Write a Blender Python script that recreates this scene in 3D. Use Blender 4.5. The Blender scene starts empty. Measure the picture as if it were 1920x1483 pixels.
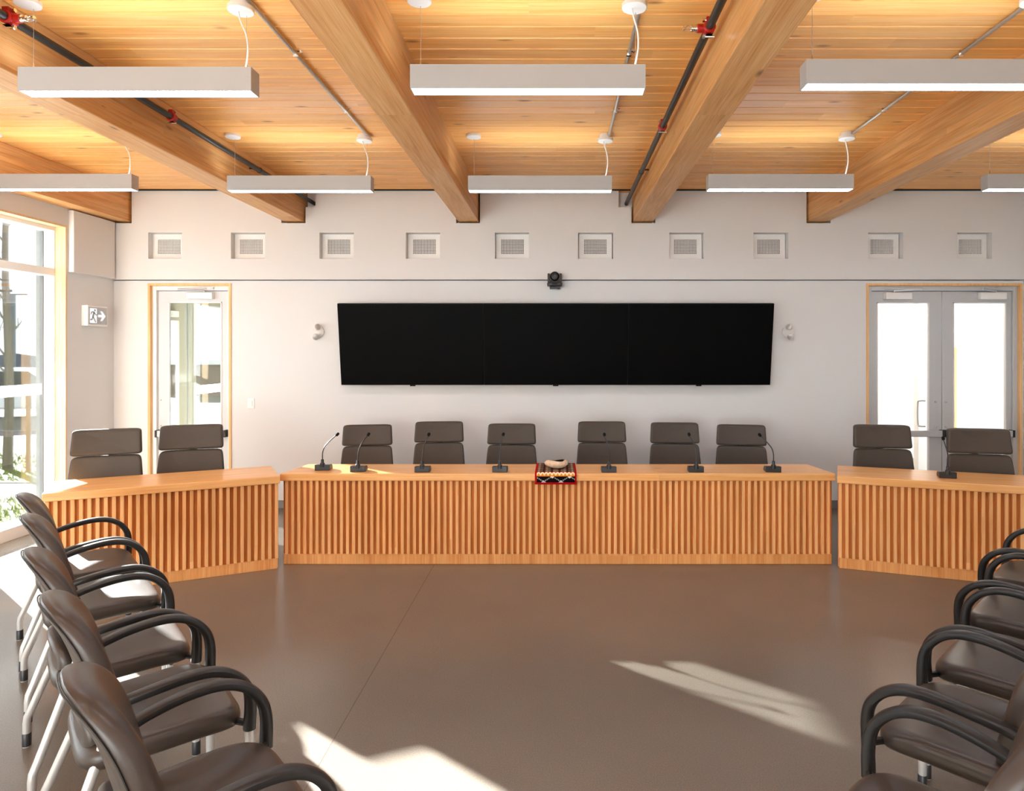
import bpy, bmesh, math, random
from mathutils import Vector, Matrix
random.seed(7)
PI = math.pi
SC = bpy.context.scene
COL = SC.collection
F, H, CX, CY = 1260.0, 1.757, 1045.0, 657.0      # focal length in px, eye height, principal point

def X(px, d): return (px - CX) / F * d             # lateral metres of a point seen at px, d metres away
def Z(py, d): return H - (py - CY) / F * d

# ------------------------------------------------------------------ materials
def srgb(r, g, b):
    def f(c):
        c /= 255.0
        return c / 12.92 if c <= 0.04045 else ((c + 0.055) / 1.055) ** 2.4
    return (f(r), f(g), f(b), 1.0)

class NT:
    def __init__(s, name):
        s.m = bpy.data.materials.new(name); s.m.use_nodes = True
        s.t = s.m.node_tree; s.b = s.t.nodes['Principled BSDF']; s.out = s.t.nodes['Material Output']
    def n(s, typ, **kw):
        nd = s.t.nodes.new(typ)
        for k, v in kw.items(): setattr(nd, k, v)
        return nd
    def l(s, a, b): s.t.links.new(a, b)
    def math(s, op, a, b=None, clamp=False):
        nd = s.n('ShaderNodeMath', operation=op); nd.use_clamp = clamp
        for i, v in enumerate((a, b)):
            if v is None: continue
            if isinstance(v, (int, float)): nd.inputs[i].default_value = v
            else: s.l(v, nd.inputs[i])
        return nd.outputs[0]
    def mix(s, fac, a, b, blend='MIX'):
        nd = s.n('ShaderNodeMix', data_type='RGBA', blend_type=blend)
        for i, v in ((0, fac), (6, a), (7, b)):
            if isinstance(v, (int, float, tuple)): nd.inputs[i].default_value = v
            else: s.l(v, nd.inputs[i])
        return nd.outputs[2]
    def ramp(s, fac, stops):
        nd = s.n('ShaderNodeValToRGB'); e = nd.color_ramp.elements
        while len(e) < len(stops): e.new(0.5)
        for el, (p, c) in zip(e, stops): el.position = p; el.color = c
        s.l(fac, nd.inputs[0]); return nd.outputs[0]
    def bump(s, h, strength=0.2, dist=0.01):
        nd = s.n('ShaderNodeBump'); nd.inputs['Strength'].default_value = strength; nd.inputs['Distance'].default_value = dist
        s.l(h, nd.inputs['Height']); s.l(nd.outputs[0], s.b.inputs['Normal'])

def plain(name, col, rough=0.5, metal=0.0, spec=0.5, coat=0.0, noise=0.0, nscale=40, bump=0.0, bscale=300):
    k = NT(name); k.b.inputs['Roughness'].default_value = rough; k.b.inputs['Metallic'].default_value = metal
    k.b.inputs['Specular IOR Level'].default_value = spec; k.b.inputs['Coat Weight'].default_value = coat
    tc = k.n('ShaderNodeTexCoord')
    nz = k.n('ShaderNodeTexNoise'); nz.inputs['Scale'].default_value = nscale; nz.inputs['Detail'].default_value = 4
    k.l(tc.outputs['Object'], nz.inputs['Vector'])
    c2 = tuple(min(1, c * (1 - noise)) for c in col[:3]) + (1,)
    c = k.mix(nz.outputs[0], c2, tuple(min(1, c * (1 + noise)) for c in col[:3]) + (1,))
    k.l(c, k.b.inputs['Base Color'])
    if bump:
        n2 = k.n('ShaderNodeTexNoise'); n2.inputs['Scale'].default_value = bscale; n2.inputs['Detail'].default_value = 2
        k.l(tc.outputs['Object'], n2.inputs['Vector']); k.bump(n2.outputs[0], bump, 0.002)
    return k.m

def wood(name, light, mid, dark, grain='X', plank=None, width=0.1, rough=0.4, var=0.25, knots=0.0, spec=0.3, fine=1.0, knotcol=(95, 52, 22)):
    k = NT(name); k.b.inputs['Roughness'].default_value = rough; k.b.inputs['Specular IOR Level'].default_value = spec
    tc = k.n('ShaderNodeTexCoord'); sx = k.n('ShaderNodeSeparateXYZ'); k.l(tc.outputs['Object'], sx.inputs[0])
    ax = {'X': 0, 'Y': 1, 'Z': 2}
    wn = k.n('ShaderNodeTexWhiteNoise', noise_dimensions='2D')
    cx = k.n('ShaderNodeCombineXYZ')
    if plank:
        idx = k.math('FLOOR', k.math('DIVIDE', sx.outputs[ax[plank]], width))
        k.l(idx, cx.inputs[0])
        # boards are butt-jointed along their run: shift the joint per board
        seg = k.math('FLOOR', k.math('DIVIDE', k.math('ADD', sx.outputs[ax[grain]], k.math('MULTIPLY', idx, 1.37)), 3.1))
        k.l(seg, cx.inputs[1])
    k.l(cx.outputs[0], wn.inputs['Vector'])
    off = k.n('ShaderNodeVectorMath', operation='SCALE'); k.l(wn.outputs['Color'], off.inputs[0]); off.inputs['Scale'].default_value = 31.0
    add = k.n('ShaderNodeVectorMath', operation='ADD'); k.l(tc.outputs['Object'], add.inputs[0]); k.l(off.outputs[0], add.inputs[1])
    def noise(long, cross, detail, dist):
        mp = k.n('ShaderNodeMapping'); sc = [cross] * 3; sc[ax[grain]] = long
        mp.inputs['Scale'].default_value = sc; k.l(add.outputs[0], mp.inputs['Vector'])
        nz = k.n('ShaderNodeTexNoise'); nz.inputs['Scale'].default_value = 1; nz.inputs['Detail'].default_value = detail
        nz.inputs['Distortion'].default_value = dist; k.l(mp.outputs[0], nz.inputs['Vector']); return nz.outputs[0]
    g1 = noise(0.9 * fine, 16 * fine, 5, 1.2)
    c = k.ramp(g1, [(0.25, srgb(*dark)), (0.45, srgb(*mid)), (0.62, srgb(*light)), (0.8, srgb(*mid))])
    g2 = noise(3 * fine, 150 * fine, 3, 0.2)
    c = k.mix(0.45, c, k.ramp(g2, [(0.3, srgb(*dark)), (0.55, srgb(*mid)), (0.7, srgb(*light))]))
    if knots:
        mp = k.n('ShaderNodeMapping'); sc = [9.0] * 3; sc[ax[grain]] = 3.2; mp.inputs['Scale'].default_value = sc
        k.l(add.outputs[0], mp.inputs['Vector'])
        vo = k.n('ShaderNodeTexVoronoi'); vo.inputs['Scale'].default_value = 1; k.l(mp.outputs[0], vo.inputs['Vector'])
        wn2 = k.n('ShaderNodeTexWhiteNoise', noise_dimensions='3D'); k.l(vo.outputs['Position'], wn2.inputs['Vector'])
        has = k.math('LESS_THAN', wn2.outputs['Value'], knots)
        kn = k.ramp(vo.outputs['Distance'], [(0.02, (1, 1, 1, 1)), (0.11, (.55, .55, .55, 1)), (0.2, (0, 0, 0, 1))])
        c = k.mix(k.math('MULTIPLY', k.math('MULTIPLY', kn, has), 0.8), c, srgb(*knotcol))
    if plank:
        hs = k.n('ShaderNodeHueSaturation'); k.l(c, hs.inputs['Color'])
        k.l(k.math('ADD', k.math('MULTIPLY', wn.outputs['Value'], var), 1 - var * 0.5), hs.inputs['Value'])
        c = hs.outputs[0]
    k.l(c, k.b.inputs['Base Color']); k.bump(g2, 0.06, 0.002)
    return k.m

def emit(name, col, s):
    k = NT(name); e = k.n('ShaderNodeEmission'); e.inputs['Color'].default_value = col; e.inputs['Strength'].default_value = s
    k.l(e.outputs[0], k.out.inputs['Surface']); return k.m

def glassmat(name, tint=(1, 1, 1, 1), refl=0.6):
    k = NT(name); tr = k.n('ShaderNodeBsdfTransparent'); tr.inputs[0].default_value = tint
    gl = k.n('ShaderNodeBsdfGlossy'); gl.inputs['Roughness'].default_value = 0.01
    fr = k.n('ShaderNodeFresnel'); fr.inputs['IOR'].default_value = 1.45
    mx = k.n('ShaderNodeMixShader'); k.l(k.math('MULTIPLY', fr.outputs[0], refl), mx.inputs[0])
    k.l(tr.outputs[0], mx.inputs[1]); k.l(gl.outputs[0], mx.inputs[2]); k.l(mx.outputs[0], k.out.inputs['Surface']); return k.m

M = {}
M['wall'] = plain('wall_paint', (0.70, 0.70, 0.70, 1), 0.6, spec=0.25, noise=0.01, nscale=3)
M['white'] = plain('white_enamel', (0.82, 0.82, 0.81, 1), 0.35, spec=0.4)
M['housing'] = plain('pendant_housing', (0.43, 0.435, 0.44, 1), 0.45, spec=0.3)
M['canopy'] = plain('canopy_white', (0.72, 0.70, 0.67, 1), 0.5)
M['alu'] = plain('clear_anodised_aluminium', (0.55, 0.56, 0.575, 1), 0.4, metal=0.3, noise=0.02)
M['doorwhite'] = plain('pale_door_paint', (0.60, 0.61, 0.63, 1), 0.4)
M['silver'] = plain('silver_powder_coat', (0.55, 0.545, 0.53, 1), 0.35, metal=0.4)
M['steel'] = plain('galvanised_conduit', (0.55, 0.53, 0.50, 1), 0.35, metal=0.8)
M['chrome'] = plain('chrome', (0.8, 0.79, 0.77, 1), 0.12, metal=1.0)
M['black'] = plain('black_plastic', (0.016, 0.016, 0.018, 1), 0.38, spec=0.5)
M['blackmat'] = plain('black_matt', (0.008, 0.008, 0.008, 1), 0.8, spec=0.1)
M['gapshade'] = plain('shadow_gap_paint', (0.03, 0.028, 0.026, 1), 0.9, spec=0.1)
M['arm'] = plain('black_arm_urethane', (0.012, 0.0115, 0.0115, 1), 0.36, spec=0.4, bump=0.05)
M['screen'] = plain('black_screen', (0.0015, 0.0015, 0.0017, 1), 0.5, spec=0.05)
M['bezel'] = plain('dark_bezel', (0.006, 0.006, 0.006, 1), 0.45, spec=0.12)
M['pipe'] = plain('black_steel_pipe', (0.03, 0.028, 0.026, 1), 0.38, metal=0.3, noise=0.2)
M['red'] = plain('red_fitting_paint', srgb(170, 22, 14), 0.35, noise=0.1)
M['rubber'] = plain('grey_rubber_base', (0.20, 0.20, 0.205, 1), 0.55)
M['leather'] = plain('brown_vinyl', srgb(60, 51, 45), 0.34, spec=0.45, noise=0.05, nscale=15, bump=0.08, bscale=500)
M['piping'] = plain('dark_seam', srgb(34, 29, 26), 0.5)
M['exec'] = plain('taupe_upholstery', srgb(74, 67, 60), 0.55, spec=0.3, noise=0.05, nscale=12, bump=0.05, bscale=400)
M['glass'] = glassmat('clear_glass', (0.97, 0.985, 0.975, 1), 0.7)
def film_mat():
    k = NT('white_window_film'); tl = k.n('ShaderNodeBsdfTranslucent'); tl.inputs[0].default_value = (.9, .9, .9, 1)
    df = k.n('ShaderNodeBsdfDiffuse'); df.inputs[0].default_value = (.85, .85, .85, 1); mx = k.n('ShaderNodeMixShader'); mx.inputs[0].default_value = .55
    k.l(df.outputs[0], mx.inputs[1]); k.l(tl.outputs[0], mx.inputs[2]); k.l(mx.outputs[0], k.out.inputs['Surface']); return k.m
M['film'] = film_mat()
M['beige'] = plain('champagne_aluminium', (0.36, 0.335, 0.26, 1), 0.45, metal=0.1)
M['signgrey'] = plain('sign_grey', srgb(180, 183, 187), 0.5)
M['led'] = emit('led_diffuser', (0.74, 0.89, 1.06, 1), 25.0)
M['ledup'] = emit('led_uplight', (0.84, 0.93, 1.0, 1), 9.0)
M['lobbyfill'] = emit('lobby_fill_lamp', (1.0, 0.97, 0.92, 1), 30.0)
M['glow'] = emit('sign_face_light', (0.95, 0.97, 1.0, 1), 0.8)
M['ceil'] = wood('ceiling_fir', (250, 200, 128), (246, 182, 104), (224, 146, 70), 'X', 'Y', 0.137, 0.33, 0.16, 0.3, 0.35)
M['beam'] = wood('glulam_fir', (230, 186, 132), (218, 164, 104), (184, 122, 62), 'Y', 'Z', 0.038, 0.4, 0.14, 0.10, 0.3)
M['slat'] = wood('slat_fir', (238, 186, 130), (230, 172, 112), (212, 146, 84), 'Z', 'X', 0.05, 0.5, 0.16, 0.0, 0.2)
M['panel'] = wood('panel_fir', (212, 140, 70), (196, 120, 52), (170, 94, 36), 'Z', None, 0.1, 0.5, 0.1, 0.0, 0.2)
M['plinth'] = wood('plinth_fir', (230, 172, 112), (216, 150, 88), (190, 118, 60), 'Z', 'X', 0.3, 0.5, 0.08, 0.0, 0.2)
M['top'] = wood('desktop_fir', (240, 190, 126), (228, 168, 102), (204, 136, 74), 'X', 'Y', 0.11, 0.3, 0.12, 0.05, 0.4, knotcol=(150, 92, 46))
M['trimZ'] = wood('trim_fir_upright', (240, 200, 148), (230, 182, 124), (212, 158, 100), 'Z', None, 0.1, 0.4)
M['lining'] = wood('lining_fir', (232, 204, 168), (222, 190, 148), (204, 166, 122), 'Z', None, 0.1, 0.45)
M['bark'] = plain('bark', (0.11, 0.092, 0.07, 1), 0.9, noise=0.3, nscale=30)
M['stake'] = plain('weathered_stake', (0.09, 0.074, 0.058, 1), 0.9, noise=0.2)
M['lawn'] = plain('lawn_green', (0.12, 0.15, 0.014, 1), 0.9, noise=0.4, nscale=6)
M['soil'] = plain('soil', (0.05, 0.042, 0.03, 1), 0.95, noise=0.35, nscale=30)
M['path'] = plain('sidewalk_concrete', (0.09, 0.088, 0.086, 1), 0.9, noise=0.06)
M['asphalt'] = plain('asphalt', (0.045, 0.05, 0.06, 1), 0.9, noise=0.1)
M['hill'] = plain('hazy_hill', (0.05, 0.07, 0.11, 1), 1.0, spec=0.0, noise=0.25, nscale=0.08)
M['pole'] = plain('grey_pole', (0.10, 0.12, 0.14, 1), 0.6)
M['pier'] = plain('grey_stucco', (0.12, 0.125, 0.12, 1), 0.9, noise=0.25, nscale=60)
M['brick'] = plain('brown_cladding', (0.12, 0.06, 0.045, 1), 0.8, noise=0.1)
M['carpaint'] = plain('white_car_paint', (0.75, 0.77, 0.8, 1), 0.2, coat=0.6)
M['carglass'] = plain('dark_car_glass', (0.02, 0.025, 0.03, 1), 0.05)
M['shellout'] = plain('shell', srgb(208, 180, 150), 0.45, noise=0.35, nscale=60, bump=0.4, bscale=90)
M['shellin'] = plain('shell_inside', srgb(60, 48, 30), 0.3, noise=0.4, nscale=50)

def floor_mat():
    k = NT('polished_concrete'); tc = k.n('ShaderNodeTexCoord'); sx = k.n('ShaderNodeSeparateXYZ'); k.l(tc.outputs['Object'], sx.inputs[0])
    def nz(s, d, dist=0.0):
        n = k.n('ShaderNodeTexNoise'); n.inputs['Scale'].default_value = s; n.inputs['Detail'].default_value = d; n.inputs['Distortion'].default_value = dist
        k.l(tc.outputs['Object'], n.inputs['Vector']); return n.outputs[0]
    a = k.ramp(nz(0.7, 3), [(0.3, srgb(104, 95, 86)), (0.7, srgb(116, 107, 97))])
    c = k.mix(0.3, a, k.ramp(nz(170, 2), [(0.3, srgb(88, 80, 72)), (0.7, srgb(132, 122, 112))]))
    # saw-cut control joints
    def line(out, at, w):
        return k.math('LESS_THAN', k.math('ABSOLUTE', k.math('SUBTRACT', out, at)), w)
    j = k.math('MAXIMUM', line(sx.outputs[0], -1.01, 0.0025), k.math('MAXIMUM', line(sx.outputs[1], 2.1, 0.0025), line(sx.outputs[0], 3.6, 0.0025)))
    c = k.mix(k.math('MULTIPLY', j, 0.55), c, srgb(70, 60, 52))
    k.l(c, k.b.inputs['Base Color'])
    k.b.inputs['Roughness'].default_value = 0.22
    k.b.inputs['Specular IOR Level'].default_value = 0.5
    return k.m
M['floor'] = floor_mat()

def blanket_mat():
    k = NT('woven_blanket'); k.b.inputs['Roughness'].default_value = 0.95; k.b.inputs['Specular IOR Level'].default_value = 0.05
    uv = k.n('ShaderNodeUVMap'); sx = k.n('ShaderNodeSeparateXYZ'); k.l(uv.outputs[0], sx.inputs[0])
    u, v = sx.outputs[0], sx.outputs[1]           # u across 0..1, v along 0 (back) .. 1 (hanging hem)
    def band(x, a, b): return k.math('MULTIPLY', k.math('GREATER_THAN', x, a), k.math('LESS_THAN', x, b))
    tri = k.math('PINGPONG', k.math('MULTIPLY', u, 5.0), 0.5)        # 0..0.5 zigzag
    tri2 = k.math('PINGPONG', k.math('MULTIPLY', u, 11.0), 0.5)
    c = k.mix(0.0, srgb(34, 18, 16), srgb(0, 0, 0))
    vv = k.math('FRACT', k.math('MULTIPLY', v, 9.0))
    st = k.math('LESS_THAN', k.math('ABSOLUTE', k.math('SUBTRACT', vv, 0.5)), k.math('ADD', 0.07, k.math('MULTIPLY', tri, 0.5)))
    c = k.mix(st, c, srgb(196, 172, 140))
    core = k.math('LESS_THAN', k.math('ABSOLUTE', k.math('SUBTRACT', vv, 0.5)), k.math('MULTIPLY', tri2, 0.35))
    c = k.mix(core, c, srgb(110, 34, 22))
    # bright orange and cream band at the fold
    b1 = band(v, 0.82, 0.88)
    t1 = k.math('DIVIDE', k.math('SUBTRACT', v, 0.82), 0.06)
    c = k.mix(b1, c, k.mix(k.math('LESS_THAN', t1, k.math('ADD', 0.35, tri2)), srgb(214, 130, 40), srgb(238, 214, 178)))
    c = k.mix(k.math('MULTIPLY', b1, k.math('GREATER_THAN', k.math('SUBTRACT', tri2, t1), 0.1)), c, srgb(170, 20, 14))
    # dark hanging band with white and teal stepped peaks
    b2 = band(v, 0.88, 0.97)
    t2 = k.math('DIVIDE', k.math('SUBTRACT', v, 0.88), 0.09)
    c = k.mix(b2, c, srgb(22, 12, 20))
    tr3 = k.math('PINGPONG', k.math('MULTIPLY', u, 2.4), 0.5)
    dz = k.math('ABSOLUTE', k.math('SUBTRACT', t2, k.math('MULTIPLY', tr3, 1.7)))
    chk = k.math('GREATER_THAN', k.math('FRACT', k.math('MULTIPLY', u, 26.0)), 0.45)
    c = k.mix(k.math('MULTIPLY', b2, k.math('MULTIPLY', chk, k.math('LESS_THAN', dz, 0.11))), c, srgb(150, 176, 166))
    c = k.mix(k.math('MULTIPLY', b2, k.math('LESS_THAN', k.math('ADD', t2, k.math('MULTIPLY', tr3, 3.0)), 0.34)), c, srgb(236, 222, 208))
    c = k.mix(k.math('MULTIPLY', b2, k.math('GREATER_THAN', k.math('ADD', t2, k.math('MULTIPLY', tr3, 2.4)), 1.85)), c, srgb(196, 190, 196))
    # red border
    bd = k.math('MAXIMUM', k.math('MAXIMUM', k.math('LESS_THAN', u, 0.045), k.math('GREATER_THAN', u, 0.955)), k.math('GREATER_THAN', v, 0.97))
    c = k.mix(bd, c, srgb(176, 16, 14))
    k.l(c, k.b.inputs['Base Color']); return k.m
M['blanket'] = blanket_mat()

# ------------------------------------------------------------------ mesh helpers
def new(): return bmesh.new()

def obj(name, bm, m, parent=None, smooth=False, bevel=0.0, seg=2, angle=35):
    me = bpy.data.meshes.new(name)
    bmesh.ops.recalc_face_normals(bm, faces=bm.faces[:])
    bm.to_mesh(me); bm.free()
    ms = m if isinstance(m, (list, tuple)) else [m]
    for q in ms: me.materials.append(M[q])
    if smooth:
        me.polygons.foreach_set('use_smooth', [True] * len(me.polygons))
        me.set_sharp_from_angle(angle=math.radians(angle))
    o = bpy.data.objects.new(name, me); COL.objects.link(o)
    if parent: o.parent = parent
    if bevel:
        b = o.modifiers.new('Bevel', 'BEVEL'); b.width = bevel; b.segments = seg; b.limit_method = 'ANGLE'
    return o

def thing(name, label, cat, loc=(0, 0, 0), rz=0.0, group=None):
    o = bpy.data.objects.new(name, None); COL.objects.link(o); o.empty_display_size = 0.1
    o.location = loc; o.rotation_euler = (0, 0, rz); tag(o, label, cat, group); return o

def tag(o, label, cat, group=None, kind=None):
    o['label'] = label; o['category'] = cat
    if group: o['group'] = group
    if kind: o['kind'] = kind
    return o

def struct(name, bm=None, m=None, **kw):
    if bm is None:
        o = bpy.data.objects.new(name, None); COL.objects.link(o)
    else: o = obj(name, bm, m, **kw)
    o['kind'] = 'structure'; return o

def dup(root, loc, rz, label=None):
    def cp(o, par):
        c = o.copy(); COL.objects.link(c); c.parent = par
        for ch in kids[o]: cp(ch, c)
        return c
    kids = {}
    def walk(o):
        kids[o] = list(o.children)
        for ch in kids[o]: walk(ch)
    walk(root); r = cp(root, None); r.location = loc; r.rotation_euler = (0, 0, rz)
    if label: r['label'] = label
    return r

def box(bm, x0, x1, y0, y1, z0, z1, mi=0, mat=None):
    vs = [bm.verts.new((x, y, z)) for z in (z0, z1) for y in (y0, y1) for x in (x0, x1)]
    if mat is not None:
        for v in vs: v.co = mat @ v.co
    for f in ((0, 2, 3, 1), (4, 5, 7, 6), (0, 1, 5, 4), (2, 6, 7, 3), (0, 4, 6, 2), (1, 3, 7, 5)):
        fc = bm.faces.new([vs[i] for i in f]); fc.material_index = mi
    return bm

def B(*a, **k): return box(new(), *a, **k)

def catmull(pts, n=6):
    P = [Vector(p) for p in pts]; out = []
    for i in range(len(P) - 1):
        p0 = P[i - 1] if i else P[0] * 2 - P[1]; p1, p2 = P[i], P[i + 1]; p3 = P[i + 2] if i + 2 < len(P) else P[-1] * 2 - P[-2]
        for j in range(n):
            t = j / n
            out.append(0.5 * ((2 * p1) + (p2 - p0) * t + (2 * p0 - 5 * p1 + 4 * p2 - p3) * t * t + (3 * p1 - p0 - 3 * p2 + p3) * t ** 3))
    out.append(P[-1]); return out

def tube(bm, pts, rx, ry=None, n=10, side=None, mi=0, power=2.0):
    """sweep an (elliptic or squarish) section; side = fixed lateral axis for rx"""
    pts = [Vector(p) for p in pts]; rings = []
    m = len(pts)
    for i, p in enumerate(pts):
        t = (pts[min(i + 1, m - 1)] - pts[max(i - 1, 0)]).normalized()
        if side is None:
            if i == 0: s = t.orthogonal().normalized()
            else: s = (s - t * s.dot(t)).normalized()
        else:
            s = Vector(side); s = (s - t * s.dot(t)).normalized()
        u = t.cross(s)
        a = rx[i] if isinstance(rx, (list, tuple)) else rx
        b = a if ry is None else (ry[i] if isinstance(ry, (list, tuple)) else ry)
        ring = []
        for q in range(n):
            c, d = math.cos(2 * PI * q / n), math.sin(2 * PI * q / n)
            cc = math.copysign(abs(c) ** (2 / power), c); dd = math.copysign(abs(d) ** (2 / power), d)
            ring.append(bm.verts.new(p + s * a * cc + u * b * dd))
        rings.append(ring)
    for r0, r1 in zip(rings, rings[1:]):
        for q in range(n):
            f = bm.faces.new((r0[q], r0[(q + 1) % n], r1[(q + 1) % n], r1[q])); f.material_index = mi
    for r in (rings[0], rings[-1]):
        f = bm.faces.new(r); f.material_index = mi
    return bm

def lathe(bm, prof, n=20, mat=None, mi=0):
    """prof: list of (r, z) from bottom to top, closed at both ends"""
    mat = mat or Matrix(); rings = []
    for r, z in prof:
        rings.append([bm.verts.new(mat @ Vector((r * math.cos(2 * PI * q / n), r * math.sin(2 * PI * q / n), z))) for q in range(n)])
    for a, b in zip(rings, rings[1:]):
        for q in range(n):
            f = bm.faces.new((a[q], a[(q + 1) % n], b[(q + 1) % n], b[q])); f.material_index = mi
    for r in (rings[0], rings[-1]):
        f = bm.faces.new(r); f.material_index = mi
    return bm

def slab(bm, hx, hy, z0, z1, e, power=4.0, N=48, fn=None, mi=0, taper=None):
    """pillow-like slab: superellipse outline in XY with rounded rims"""
    prof = []
    K = 4
    for i in range(K + 1):
        a = i / K * PI / 2; prof.append((e * (1 - math.sin(a)), z0 + e * (1 - math.cos(a))))
    for i in range(K + 1):
        a = PI / 2 - i / K * PI / 2; prof.append((e * (1 - math.sin(a)), z1 - e * (1 - math.cos(a))))
    def ring(ix, z, s=1.0):
        out = []
        for q in range(N):
            t = 2 * PI * (q + .5) / N; c, d = math.cos(t), math.sin(t)
            x = (hx - ix) * s * math.copysign(abs(c) ** (2 / power), c); y = (hy - ix) * s * math.copysign(abs(d) ** (2 / power), d)
            v = Vector((x, y, z)); out.append(bm.verts.new(fn(v) if fn else v))
        return out
    rings = [ring(e, z0, s) for s in (0.25, 0.5, 0.75, 0.92)] + [ring(i, z) for i, z in prof] + [ring(e, z1, s) for s in (0.92, 0.75, 0.5, 0.25)]
    for a, b in zip(rings, rings[1:]):
        for q in range(N):
            f = bm.faces.new((a[q], a[(q + 1) % N], b[(q + 1) % N], b[q])); f.material_index = mi
    for r in (rings[0], rings[-1]):
        f = bm.faces.new(r); f.material_index = mi
    return bm

def grid_wall(bm, axis, p0, p1, a0, a1, z0, z1, holes):
    """wall slab between planes p0 and p1 on axis ('X' or 'Y'), spanning a0..a1 and z0..z1, with rectangular through-holes (a, b, za, zb)"""
    As = sorted(set([a0, a1] + [min(max(v, a0), a1) for h in holes for v in h[:2]]))
    Zs = sorted(set([z0, z1] + [min(max(v, z0), z1) for h in holes for v in h[2:]]))
    def solid(i, j):
        if i < 0 or j < 0 or i >= len(As) - 1 or j >= len(Zs) - 1: return False
        ca, cz = (As[i] + As[i + 1]) / 2, (Zs[j] + Zs[j + 1]) / 2
        return not any(h[0] < ca < h[1] and h[2] < cz < h[3] for h in holes)
    cache = {}
    def V(a, z, p):
        key = (round(a, 5), round(z, 5), round(p, 5))
        if key not in cache: cache[key] = bm.verts.new((p, a, z) if axis == 'X' else (a, p, z))
        return cache[key]
    for i in range(len(As) - 1):
        for j in range(len(Zs) - 1):
            if not solid(i, j): continue
            a, b, c, d = As[i], As[i + 1], Zs[j], Zs[j + 1]
            for p in (p0, p1): bm.faces.new((V(a, c, p), V(b, c, p), V(b, d, p), V(a, d, p)))
            for di, dj, q in ((-1, 0, ((a, c), (a, d))), (1, 0, ((b, c), (b, d))), (0, -1, ((a, c), (b, c))), (0, 1, ((a, d), (b, d)))):
                if not solid(i + di, j + dj):
                    (a1_, z1_), (a2_, z2_) = q
                    bm.faces.new((V(a1_, z1_, p0), V(a2_, z2_, p0), V(a2_, z2_, p1), V(a1_, z1_, p1)))
    return bm

# ------------------------------------------------------------------ room shell
XL, XR, YB, YF, ZC = -4.95, 5.20, 7.50, -4.2, 3.54
UP = 7.46                                         # face of the upper back wall
struct('floor', B(XL - 0.25, 5.9, YF - .3, 11.2, -0.12, 0.0), 'floor')

bm = new(); w = 0.137; g = 0.007                  # tongue and groove boards with V joints
n0, n1 = int(math.floor(YF / w)) - 1, int(math.ceil(7.6 / w))
row = []
for i in range(n0, n1):
    for y, z in ((i * w + g, ZC), ((i + 1) * w - g, ZC), ((i + 1) * w, ZC + 0.012)):
        row.append((bm.verts.new((XL - .25, y, z)), bm.verts.new((XR + .25, y, z))))
for a, b in zip(row, row[1:]): bm.faces.new((a[0], a[1], b[1], b[0]))
top = [bm.verts.new(p) for p in ((XL - .25, row[0][0].co.y, ZC + .1), (XR + .25, row[0][0].co.y, ZC + .1), (XR + .25, row[-1][0].co.y, ZC + .1), (XL - .25, row[-1][0].co.y, ZC + .1))]
bm.faces.new(top)
struct('ceiling', bm, 'ceil')

# beams (x centre at the wall); pockets in the back wall around them
BEAM_X = [-4.86, -2.93, -0.99, 0.955, 2.90]
BH = 0.112; ZB = 3.19
vents_px = [(278, 341), (433, 497), (599, 663), (761, 825), (928, 992), (1084, 1150), (1255, 1320), (1413, 1478), (1628, 1693), (1795, 1860)]
VZ0, VZ1 = Z(485, UP), Z(436, UP)
holes = []
for i, x in enumerate(BEAM_X): holes.append((x - BH - .022, x + BH + .022, ZB - .02, ZC))
PIPE_X = [-2.725, 0.775]; PIPE_Z = 3.405
holes += [(-2.80, -2.685, 3.35, ZC), (0.68, 0.86, 3.35, ZC), (0.98, 1.11, 3.35, ZC), (-2.81, -2.685, 3.35, ZC)]
VENTS = [(X(a, UP), X(b, UP)) for a, b in vents_px]
for a, b in VENTS: holes.append((a, b, VZ0, VZ1))
D1 = (X(278, YB), X(434, YB)); D2 = (X(1624, YB), X(1916, YB)); DZ = 2.505
bm = new()
grid_wall(bm, 'Y', UP, 7.62, XL - .22, XR - .02, 2.545, ZC - .004, holes)
grid_wall(bm, 'Y', YB, 7.64, XL - .22, XR + .2, 0.0, 2.535, [(D1[0], D1[1], -1, DZ), (D2[0], D2[1], -1, DZ)])
struct('wall_back', bm, 'wall')
struct('trim_1', B(XL - .2, XR + .2, 7.60, 7.70, 2.4, ZC + .1), 'wall')
struct('gap_shade_strip', B(XL, XR, 7.43, 7.455, ZC - .012, ZC), 'gapshade')  # dark strip painted in for the shadow gap under the ceiling
bm = new()
box(bm, D1[1] + .01, D2[0] - .01, 7.488, 7.5, 0, 0.085); box(bm, XL, D1[0] - .01, 7.488, 7.5, 0, 0.085)
struct('baseboard_back', bm, 'rubber')

WIN = [(5.63, 6.78), (0.9, 4.3), (-3.6, -0.1)]
WH = 3.015
grid_bm = grid_wall(new(), 'X', XL - .12, XL, YF, 7.62, 0.0, ZC, [(a, b, -1, WH) for a, b in WIN])
struct('wall_left', grid_bm, 'wall')
struct('wall_right', B(XR, XR + .15, YF, 7.64, 0, ZC), 'wall')
struct('wall_front', B(XL - .12, XR + .15, YF - .15, YF, 0, ZC), 'wall')
# boxed-out chase on the left wall under the first beam
struct('trim_3', B(XL, -4.893, 6.80, 7.435, 2.55, ZB - .015), 'wall', bevel=0.004)

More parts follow.
